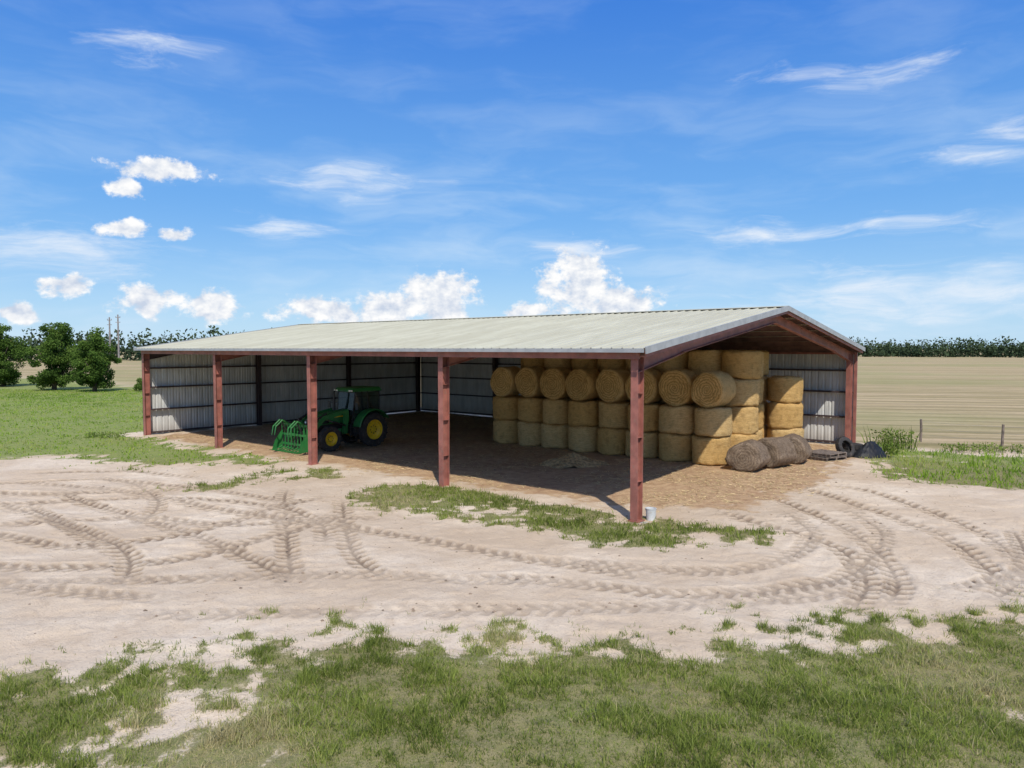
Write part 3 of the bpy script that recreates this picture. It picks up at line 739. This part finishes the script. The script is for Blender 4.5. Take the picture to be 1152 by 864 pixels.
# ------------------------------------------------------------ trees
leafm=leafmat('tree_leaves',(.045,.085,.02),(.11,.185,.038),(.19,.26,.06),.3)
farleaf=leafmat('distant_leaves',(.032,.05,.03),(.062,.09,.045),(.095,.12,.065),.1)
bark=simple('bark',(.12,.09,.07),.95,var=.3,scale=6,bump=.5)
def leaves(C,size,tint):
    n=len(C); a=rng.randn(n,3); a/=np.linalg.norm(a,axis=1)[:,None]; b_=np.cross(a,rng.randn(n,3)); b_/=np.linalg.norm(b_,axis=1)[:,None]
    s=(size*(.6+.8*rng.rand(n)))[:,None]
    V=np.stack([C-a*s*.5,C-b_*s*.28,C+a*s*.5,C+b_*s*.28],1).reshape(-1,3)
    return V,np.arange(n*4).reshape(-1,4),np.repeat(tint,4)
def crown(c,rx,rz_,ncl,per,cr_,low=.0):
    C=[];T=[]
    for i in range(ncl):
        d_=rng.randn(3); d_/=np.linalg.norm(d_); k=rng.rand()**.45
        q=np.array([c[0]+d_[0]*rx*k,c[1]+d_[1]*rx*k,c[2]+d_[2]*rz_*k])
        r_=cr_*(.6+.8*rng.rand()); p=rng.randn(per,3); p/=np.linalg.norm(p,axis=1)[:,None]; p*=(r_*rng.rand(per)**.4)[:,None]; p[:,2]*=.75
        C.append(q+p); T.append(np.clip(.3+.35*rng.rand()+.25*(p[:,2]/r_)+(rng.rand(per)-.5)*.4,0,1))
    return np.concatenate(C),np.concatenate(T)
def tree(name,loc,h,r,ncl=64,per=210,leaf=.19):
    e=empty(name,(loc[0],loc[1],0)); mb=MB()
    pts=[(0,0,-.1),(.1,0,h*.2),(0.0,.1,h*.45),(.1,.1,h*.8)]; mb.tube(pts,[h*.035,h*.028,h*.02,h*.006],10)
    for i in range(11):
        a=i*2.4; z0=h*(.15+.05*i); rr=r*(.85-.04*i)
        p=Vector((.05,.05,z0)); q=Vector((math.cos(a)*rr*.5,math.sin(a)*rr*.5,z0+h*.10)); w=Vector((math.cos(a)*rr,math.sin(a)*rr,z0+h*.22))
        mb.tube([p,q,w],[h*.013,h*.008,h*.002],6)
    mb.obj('trunk_and_limbs',[bark],e,smooth=True)
    C1,T1=crown((0,0,h*.46),r*.98,h*.34,ncl,per,r*.26)
    C2,T2=crown((rng.uniform(-.25,.25)*r,0,h*.76),r*.55,h*.2,ncl//3,per,r*.24)
    C3,T3=crown((0,0,h*.17),r*.85,h*.11,ncl//2,per,r*.24)
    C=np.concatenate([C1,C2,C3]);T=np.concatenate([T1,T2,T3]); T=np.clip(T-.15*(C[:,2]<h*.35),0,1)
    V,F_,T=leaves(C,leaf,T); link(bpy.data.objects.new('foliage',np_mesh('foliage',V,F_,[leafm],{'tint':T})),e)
tree('broadleaf_tree',(-41.7,72.5),6.5,2.15)
tree('broadleaf_tree',(-47.3,75),7.5,2.45)
tree('broadleaf_tree',(-57.5,82),7.4,2.5)
tree('broadleaf_tree',(-64,86),7.5,2.9)
def bush(name,loc,r,h,ncl,per,leaf,mat=leafm):
    C,T=crown((loc[0],loc[1],h*.5),r,h*.42,ncl,per,min(r,h)*.3); C[:,2]=np.abs(C[:,2])
    V,F_,T=leaves(C,leaf,np.clip(T+.15,0,1)); link(bpy.data.objects.new(name,np_mesh(name,V,F_,[mat],{'tint':T})))
bush('shrub',(-37.2,73),.9,1.3,14,120,.16)
weedm=leafmat('weed_leaves',(.08,.13,.03),(.19,.27,.05),(.32,.32,.12),.3)
def weeds(name,loc,r,h,n,w=.03):
    a=rng.rand(n)*6.28; q=rng.rand(n)**.6*r; x=loc[0]+np.cos(a)*q*1.5; y=loc[1]+np.sin(a)*q*.7
    V,F_,T=blades(x,y,h*(.4+.7*rng.rand(n)),w*(.5+rng.rand(n)),np.clip(rng.rand(n)*.9,0,1),.6)
    m=n*4; idx=rng.randint(0,n,m); C=np.stack([x[idx]+rng.randn(m)*.10,y[idx]+rng.randn(m)*.10,h*(.15+.7*rng.rand(m))],1)
    V2,F2,T2=leaves(C,.10,np.clip(rng.rand(m),0,1))
    tri=np.concatenate([F2[:,[0,1,2]],F2[:,[0,2,3]]])+len(V)
    link(bpy.data.objects.new(name,np_mesh(name,np.concatenate([V,V2]),np.concatenate([F_,tri]),[weedm],{'tint':np.concatenate([T,T2])})))
weeds('tall_weeds',(16.2,30.8),.75,1.0,150); weeds('tall_weeds',(19.4,30.0),1.0,.4,110); weeds('tall_weeds',(21.8,29.6),1.0,.4,90); weeds('tall_weeds',(15.2,29.2),.4,.55,60)
weeds('tall_weeds',(-19.5,34.8),.7,.3,60)
Cs=[];Ts=[]
def line(az0,az1,dist,hmin,hmax,step,dens):
    a=az0
    while a<az1:
        dd=dist*(1+.10*(rng.rand()-.5)); big=.5+.9*vn(np.array([a*40.]),np.array([dist*.1]),3)[0]
        h=(hmin+(hmax-hmin)*rng.rand()**1.5)*(.75+.35*big); w=h*(.25+.25*rng.rand())
        x=math.sin(a)*dd; y=math.cos(a)*dd
        n=int(dens*(.6+.6*rng.rand())); p=rng.randn(n,3); p/=np.linalg.norm(p,axis=1)[:,None]; p*=(rng.rand(n)**.4)[:,None]
        top=p[:,2]; zz=h*.5+top*h*.5; k=rng.rand(n)<.35; zz=np.where(k,rng.rand(n)*h*.5,zz)
        C=np.stack([x+p[:,0]*w*np.where(k,1.5,1.1-.4*top),y+p[:,1]*w,zz],1)
        Cs.append(C); Ts.append(np.clip(.3+.3*rng.rand()+.3*top*(~k)-.15*k+(rng.rand(n)-.5)*.4,0,1))
        a+=step*w/dd
line(-.85,-.15,300,7,12.5,.55,170); line(-1.6,-.85,260,6,11,.9,90)
line(-.2,.35,420,6,9,.9,60)
line(.35,1.3,430,5.5,9.5,.5,130)
line(.35,1.2,480,7,11.5,.7,90)
C=np.concatenate(Cs);T=np.concatenate(Ts); V,F_,T=leaves(C,1.4,T)
link(bpy.data.objects.new('distant_trees',np_mesh('distant_trees',V,F_,[farleaf],{'tint':T})))
# ------------------------------------------------------------ sky
SUN_EL=math.radians(50); SUN_AZ=math.radians(170)
w=bpy.data.worlds.new('World'); scene.world=w; w.use_nodes=True; t=w.node_tree; t.nodes.clear()
out=t.nodes.new('ShaderNodeOutputWorld'); bg=t.nodes.new('ShaderNodeBackground'); t.links.new(bg.outputs[0],out.inputs[0])
sky=t.nodes.new('ShaderNodeTexSky'); sky.sky_type='NISHITA'; sky.sun_disc=False; sky.sun_elevation=SUN_EL; sky.sun_rotation=SUN_AZ
sky.air_density=1.0; sky.dust_density=.3; sky.ozone_density=2.5
S=.14; bg.inputs[1].default_value=S
gen=N(t,'ShaderNodeTexCoord').outputs['Generated']
sp=N(t,'ShaderNodeSeparateXYZ',{0:gen}); az=mth(t,'ARCTAN2',sp.outputs[0],sp.outputs[1]); el=mth(t,'ARCSINE',sp.outputs[2])
ae=N(t,'ShaderNodeCombineXYZ',{0:az,1:el,2:0.0}).outputs[0]
def warp(vec,scale,amt,stretch=1):
    n=N(t,'ShaderNodeTexNoise',{'Vector':madd(t,vec,(1,stretch,1)),'Scale':scale,'Detail':2.0,'Roughness':.6})
    v=N(t,'ShaderNodeVectorMath',{0:n.outputs[1],1:(.5,.5,.5)},operation='SUBTRACT').outputs[0]
    return N(t,'ShaderNodeVectorMath',{0:v,1:amt,2:vec},operation='MULTIPLY_ADD').outputs[0]
def fieldof(bl,src):
    acc=None
    for px,py,sx,sy in bl:
        u=(px-576)/818; a=math.atan(u); e=math.atan((392-py)/818*math.cos(a)); sa=sx/818*math.cos(a)**2; se=sy/818*math.cos(a)
        v=madd(t,src,(1/sa,1/se,1),(-a/sa,-e/se,0))
        l=N(t,'ShaderNodeVectorMath',{0:v},operation='LENGTH').outputs['Value']
        acc=l if acc is None else mth(t,'MINIMUM',acc,l)
    return mth(t,'SUBTRACT',1.0,mth(t,'MINIMUM',acc,2.0))
aw=warp(ae,14,(.035,.03,0)); aw2=warp(ae,5,(.22,.05,0),2.5)
cum=fieldof([(650,320,46,42),(690,340,50,22),(495,336,42,32),(440,347,50,20),(362,348,50,18),
 (163,340,38,18),(242,345,40,20),(75,322,28,13),(22,352,26,12),(592,350,28,9),(182,193,52,13),(147,215,22,12),(150,262,34,11),(198,266,20,8)],aw)
nz=noise(t,madd(t,ae,(1,1.25,1)),32,6,.64)
nz2=noise(t,madd(t,ae,(1,1.25,1),(.007,-.013,0)),32,3,.62)
dens=mth(t,'ADD',mth(t,'MULTIPLY',cum,.8),mth(t,'MULTIPLY',mth(t,'SUBTRACT',nz,.5),2.0))
cm=sstep(t,dens,-.08,.34)
sh=mth(t,'MULTIPLY_ADD',mth(t,'SUBTRACT',nz,nz2),2.8,.60,clamp=True)
wis=fieldof([(90,283,160,32),(320,256,75,16),(410,205,90,20),(860,262,140,16),(1010,252,110,14),(1125,148,55,22),(1095,181,105,15),(640,280,60,14),(170,58,100,18),(960,80,110,18),(1010,335,320,40)],aw2)
wn=noise(t,madd(t,aw2,(5,26,1)),1.6,6,.66)
wd=mth(t,'MULTIPLY',sstep(t,mth(t,'ADD',mth(t,'MULTIPLY',wis,.6),mth(t,'MULTIPLY',mth(t,'SUBTRACT',wn,.5),2.1)),.0,1.0),.9)
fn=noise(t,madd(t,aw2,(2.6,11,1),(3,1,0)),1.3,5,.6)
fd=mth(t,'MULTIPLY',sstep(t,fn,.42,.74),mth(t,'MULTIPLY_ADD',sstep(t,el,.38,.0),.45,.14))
hs=N(t,'ShaderNodeHueSaturation',{'Hue':.5,'Saturation':1.2,'Value':1.0,'Color':sky.outputs[0]}).outputs[0]
k=1/S
g1=mixc(t,sstep(t,el,-.03,.20),(.45,.70,.93),(.165,.43,.87)); g1=mixc(t,sstep(t,el,.12,.5),g1,(.042,.21,.75))
g1=N(t,'ShaderNodeVectorMath',{0:g1,3:k},operation='SCALE').outputs[0]
base=mixc(t,.85,hs,g1)
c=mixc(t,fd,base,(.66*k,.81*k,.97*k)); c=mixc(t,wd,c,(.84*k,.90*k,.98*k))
# unseen bright cloud sheet overhead and behind, added as neutral fill for the interior
hn=noise(t,gen,3.2,5,.6)
c=mixc(t,mth(t,'MULTIPLY',mth(t,'MULTIPLY',sstep(t,hn,.44,.60),sstep(t,el,.55,.85)),.8),c,(.95*k,.96*k,.98*k))
ccol=mixc(t,sh,(.58*k,.66*k,.80*k),(1.0*k,1.0*k,1.0*k)); c=mixc(t,cm,c,ccol)
t.links.new(c,bg.inputs[0])
sd=bpy.data.lights.new('sun','SUN'); sd.energy=4.3; sd.angle=math.radians(.7); sd.color=(1,.95,.86)
so=bpy.data.objects.new('sun',sd); link(so)
sv=Vector((math.sin(SUN_AZ)*math.cos(SUN_EL),math.cos(SUN_AZ)*math.cos(SUN_EL),math.sin(SUN_EL)))
so.rotation_euler=sv.to_track_quat('Z','Y').to_euler(); so.location=sv*60
# ------------------------------------------------------------ camera
cd=bpy.data.cameras.new('camera'); cd.sensor_width=36; cd.lens=818/1152*36; cd.clip_end=8000; cd.clip_start=.1
cam=bpy.data.objects.new('camera',cd); link(cam); cam.location=(0,0,4.3); cam.rotation_euler=(math.radians(90-2.8),0,0)
scene.camera=cam
